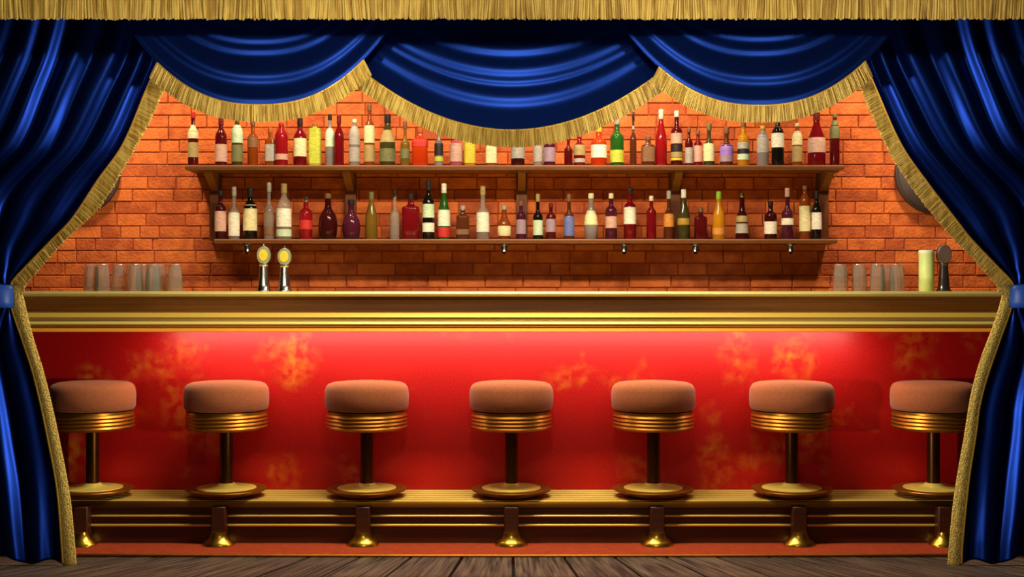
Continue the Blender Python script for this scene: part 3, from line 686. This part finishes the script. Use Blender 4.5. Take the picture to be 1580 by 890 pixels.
def side_curtain(sgn, edge, trim, label, side):
    t = thing('stage_curtain', label, 'curtain', (X(0 if sgn > 0 else 1580, CY), CY, floor_z(CY)), 'blue velvet side curtains')
    bx, by, bz = t.location
    NU, NV = 300, 190
    def ypt(py):      # lower folds hang forward a little less deep at the tie
        return interp([(0, .0150), (225, .0178), (310, .020), (377, .0145), (422, .007), (438, .005), (474, .005), (520, .011), (600, .017), (885, .0185)], py)
    rows = []
    def surf(py, o):
        wv = smooth(WT, py); e = smooth(edge, py)
        xo = e - sgn * o * wv
        k = min(1, max(0, (py - 430) / 60.0))
        ph = interp(HL, o) * (1 - k) + interp(HLB, o) * k
        ph += 0.10 * math.sin(py / 90.0 + o / 37.0)
        a = ypt(py) * min(1.0, o / 14.0)
        a *= 0.72 + 0.28 * math.sin(o / 23.0 + py / 160.0)
        y = CY - a * math.sin(2 * PI * ph) - 0.12 * a * math.sin(4 * PI * ph + 1.0)
        return xo, y
    for j in range(NV + 1):
        py = 6 + (878 - 6) * j / NV
        row = []
        for i in range(NU + 1):
            o = 530.0 * (i / NU) ** 1.15
            xo, y = surf(py, o)
            x = X(xo, CY); z = Z(py, CY)
            if py > 780:      # the hem rests on the boards, with a wavy edge
                hemz = floor_z(y) + 0.004 + 0.016 * (1 + math.sin(o / 15.0 + 1.2)) * min(1, o / 30.0)
                q = (py - 780) / 98.0
                z = Z(780, CY) * (1 - q) + hemz * q
            row.append((x - bx, y - by, z - bz))
        rows.append(row)
    if sgn > 0: rows = [r[::-1] for r in rows]
    rows = rows[::-1]
    MB().grid(rows).build('drape', velvet_m, t, smooth_deg=80, solid=0.004)
    # cord along the leading edge, then the fringe (above the tie) and the braid (below it)
    pts = []
    for j in range(0, 161):
        py = 60 + (868 - 60) * j / 160.0
        xo = smooth(edge, py); pts.append((X(xo, CY) - bx, CY - 0.006 - by, Z(py, CY) - bz))
    MB().tube(pts, 0.0042, 6).build('edge_cord', cord_m, t)
    fr = MB(); back = []
    py = 92.0
    while py < 446:
        e = smooth(edge, py); q = py + 0.5
        d = Vector((smooth(edge, q) - e, 0.5)); d.normalize()
        tr = smooth(trim, min(446, py + 0.0)); ln = abs(tr - e)
        nx, ny = sgn * abs(d.y), -sgn * d.x * sgn * sgn
        nrm = Vector((sgn * d.y, -sgn * d.x))
        if nrm.x * sgn < 0: nrm = -nrm
        width = max(10.0, ln * abs(d.y)) * (1 if py > 140 else 1.0)
        width = min(width, 24)
        wob = R.uniform(-1.4, 1.4)
        p0 = (e - nrm.x, py - nrm.y); p1 = (e + nrm.x * width * .5, py + nrm.y * width * .5 + wob * .3 + 1.0); p2 = (e + nrm.x * width * R.uniform(.96, 1.03), py + nrm.y * width + wob + 3.0)
        yy = CY - R.uniform(0.001, 0.007)
        fr.tube([(X(a, CY) - bx, yy - by, Z(b, CY) - bz) for a, b in (p0, p1, p2)], [.0033, .0036, .0026], 5)
        back.append(((X(p0[0], CY) - bx, CY + .004 - by, Z(p0[1], CY) - bz), (X(e + nrm.x * width * .93, CY) - bx, CY + .004 - by, Z(py + nrm.y * width * .93 + 2.6, CY) - bz)))
        py += 2.2 * max(.55, abs(d.y))
    bk = MB().grid([[a for a, b in back], [b for a, b in back]])
    fr.v += []; f = fr.build('fringe', fringe_m, t)
    bk.build('backing_tape', braid_m, f, solid=0.003)
    rws = []
    for j in range(0, 101):
        py = 440 + (872 - 440) * j / 100.0
        a, b = smooth(edge, py), smooth(trim, max(py, 446))
        row = []
        for i in range(9):
            u = i / 8.0
            yy = CY - 0.004 - 0.007 * math.sin(PI * min(1, u * 1.05 + .02))
            zv = Z(py, CY)
            if py > 855: zv = max(zv, floor_z(CY) + .002)
            row.append((X(a + (b - a) * u, CY) - bx, yy - by, zv - bz))
        rws.append(row if sgn < 0 else row[::-1])
    MB().grid(rws).build('braid', braid_m, t, solid=0.004)
    # tie-back band
    mb = MB(); rx = 43 * CY / F; ry = 0.056; hb = 17.5 * CY / F; n = 48; vs = []
    cx, cz = X(smooth(edge, 455) - sgn * 38, CY) - bx, Z(455, CY) - bz
    for (q, zf) in ((0.95, -1), (1.0, -.92), (1.03, -.5), (1.045, 0), (1.03, .5), (1.0, .92), (.95, 1)):
        for k in range(n):
            a = 2 * PI * k / n
            ripple = 1 + 0.015 * math.sin(5 * a + zf * 2)
            vs.append((cx + rx * q * math.cos(a) * ripple, CY - by + ry * q * math.sin(a) * ripple, cz + zf * hb + 0.006 * sgn * -math.cos(a)))
    fs = [(j*n + k, j*n + (k+1) % n, (j+1)*n + (k+1) % n, (j+1)*n + k) for j in range(6) for k in range(n)]
    tb = mb.add(vs, fs).build('tieback', satin_m, t, smooth_deg=60, solid=0.005)
    tb['label'] = 'bright blue band tied round the curtain'
side_curtain(1, L_EDGE, L_TRIM, 'blue velvet curtain with gold fringe drawn to the left side', 'left')
side_curtain(-1, R_EDGE, R_TRIM, 'blue velvet curtain with gold fringe drawn to the right side', 'right')

def swag(cx, Wd, p, D, folds, SYp, top, ur, label, bord):
    t = thing('curtain_swag', label, 'swag', (X(cx, SYp), SYp, Z(top, SYp)), 'blue velvet swags under the valance')
    bx, by, bz = t.location
    NS, NT = 110, 170
    def disp(tau, u):
        s = 0.0; dm = D * SYp / F
        for th, wd, am in folds:
            stp = am * wd * dm * math.sqrt(PI)
            s += stp * (0.5 + 0.5 * math.erf((tau - th) / wd)) - stp * tau
        s += bord * math.exp(-((tau - 1.0) / 0.03) ** 2) * -1
        return s * (0.6 + 0.4 * (1 - abs(u) ** 3)) - 0.22 * dm * tau * (1 - u * u) + 0.0
    def pt(tau, u, extra=0.0):
        x = cx + u * Wd * tau ** 0.45; y = top + D * tau * (1 - abs(u) ** p)
        yy = SYp + disp(tau, u)
        return (X(x, yy) - bx, yy - by + extra, Z(y, yy) - bz)
    rows = []
    for j in range(NT + 1):
        tau = 0.03 + 0.97 * j / NT
        rows.append([pt(tau, math.sin(PI / 2 * (-1 + 2 * i / NS))) for i in range(NS + 1)])
    MB().grid(rows[::-1]).build('drape', velvet_m, t, smooth_deg=80, solid=0.004)
    MB().tube([pt(1.0, ur[0] + (ur[1] - ur[0]) * i / 80.0, -0.004) for i in range(81)], 0.0036, 6).build('edge_cord', cord_m, t)
    fr = MB(); back = []
    u = ur[0]; Ls = 26.0 * SYp / F
    while u < ur[1]:
        a = Vector(pt(1.0, u)); b = Vector(pt(1.0, u + 0.004)); d = (b - a).normalized()
        nrm = Vector((d.z, 0, -d.x))
        if nrm.z > 0: nrm = -nrm
        dirn = (nrm * .62 + Vector((0, 0, -1)) * .38).normalized()
        ln = Ls * R.uniform(.97, 1.02); sw = R.uniform(-.002, .002); yo = R.uniform(-.006, -.001)
        pts = [a + Vector((0, yo, .002)), a + dirn * ln * .5 + Vector((sw * .4, yo - .002, 0)), a + dirn * ln + Vector((sw, yo + .002, 0))]
        fr.tube(pts, [.0032, .0036, .0026], 5)
        back.append((a + Vector((0, .004, 0)), a + dirn * Ls * .93 + Vector((0, .004, 0))))
        u += 2.3 / Wd * max(.6, abs(d.x))
    f = fr.build('fringe', fringe_m, t)
    MB().grid([[a for a, b in back], [b for a, b in back]]).build('backing_tape', braid_m, f, solid=0.003)
swag(790, 326, 2.0, 181, [(.345, .036, .37), (.515, .038, .37), (.605, .026, .40), (.765, .044, .37), (.14, .04, .3)], 4.80, 20, (-.709, .70), 'middle blue velvet swag, the lowest hanging and tucked behind both neighbours', 0.0)
swag(400, 219, 2.39, 144, [(.326, .034, .37), (.444, .036, .37), (.73, .05, .45), (.17, .03, .3), (.97, .03, .35)], 4.70, 18, (-.715, .735), 'left blue velvet swag with gold fringe', 0.0)
swag(1171, 228, 2.3, 145, [(.297, .034, .37), (.448, .036, .37), (.738, .05, .45), (.15, .03, .3), (.97, .03, .35)], 4.70, 18, (-.675, .72), 'right blue velvet swag with gold fringe', 0.0)
o = MB().box(-2.9, 2.9, 4.62, 4.86, 2.146, 2.36).build('trim_1', black_m, smooth_deg=0)
struct(o, 'black header board the swags hang from behind the valance', 'header board')

# valance fringe across the top
VY = 4.52
t = thing('valance', 'long gold bullion fringe across the top of the stage', 'valance', (0, VY, Z(30, VY)))
bz = t.location.z
mb = MB(); x = X(-260, VY); x1 = X(1840, VY)
while x < x1:
    r = R.uniform(.0036, .0056); lean = R.uniform(-.002, .002) + 0.005 * math.sin(x * 21); yo = R.uniform(-.006, .004)
    bot = R.uniform(-.003, .003)
    mb.tube([(x + lean * -.5, yo, .16), (x + lean * .1, yo - .002, .07), (x + lean, yo, bot + .004), (x + lean, yo, bot)], [r, r, r * 1.08, r * .7], 6)
    x += r * 1.72
mb.build('fringe', fringe_m, t)
MB().box(X(-260, VY), X(1840, VY), .006, .016, .012, .17).build('backing_tape', braid_m, t, smooth_deg=0)
MB().box(X(-260, VY), X(1840, VY), -.012, .03, .15, .20).build('header_band', braid_m, t, smooth_deg=0)
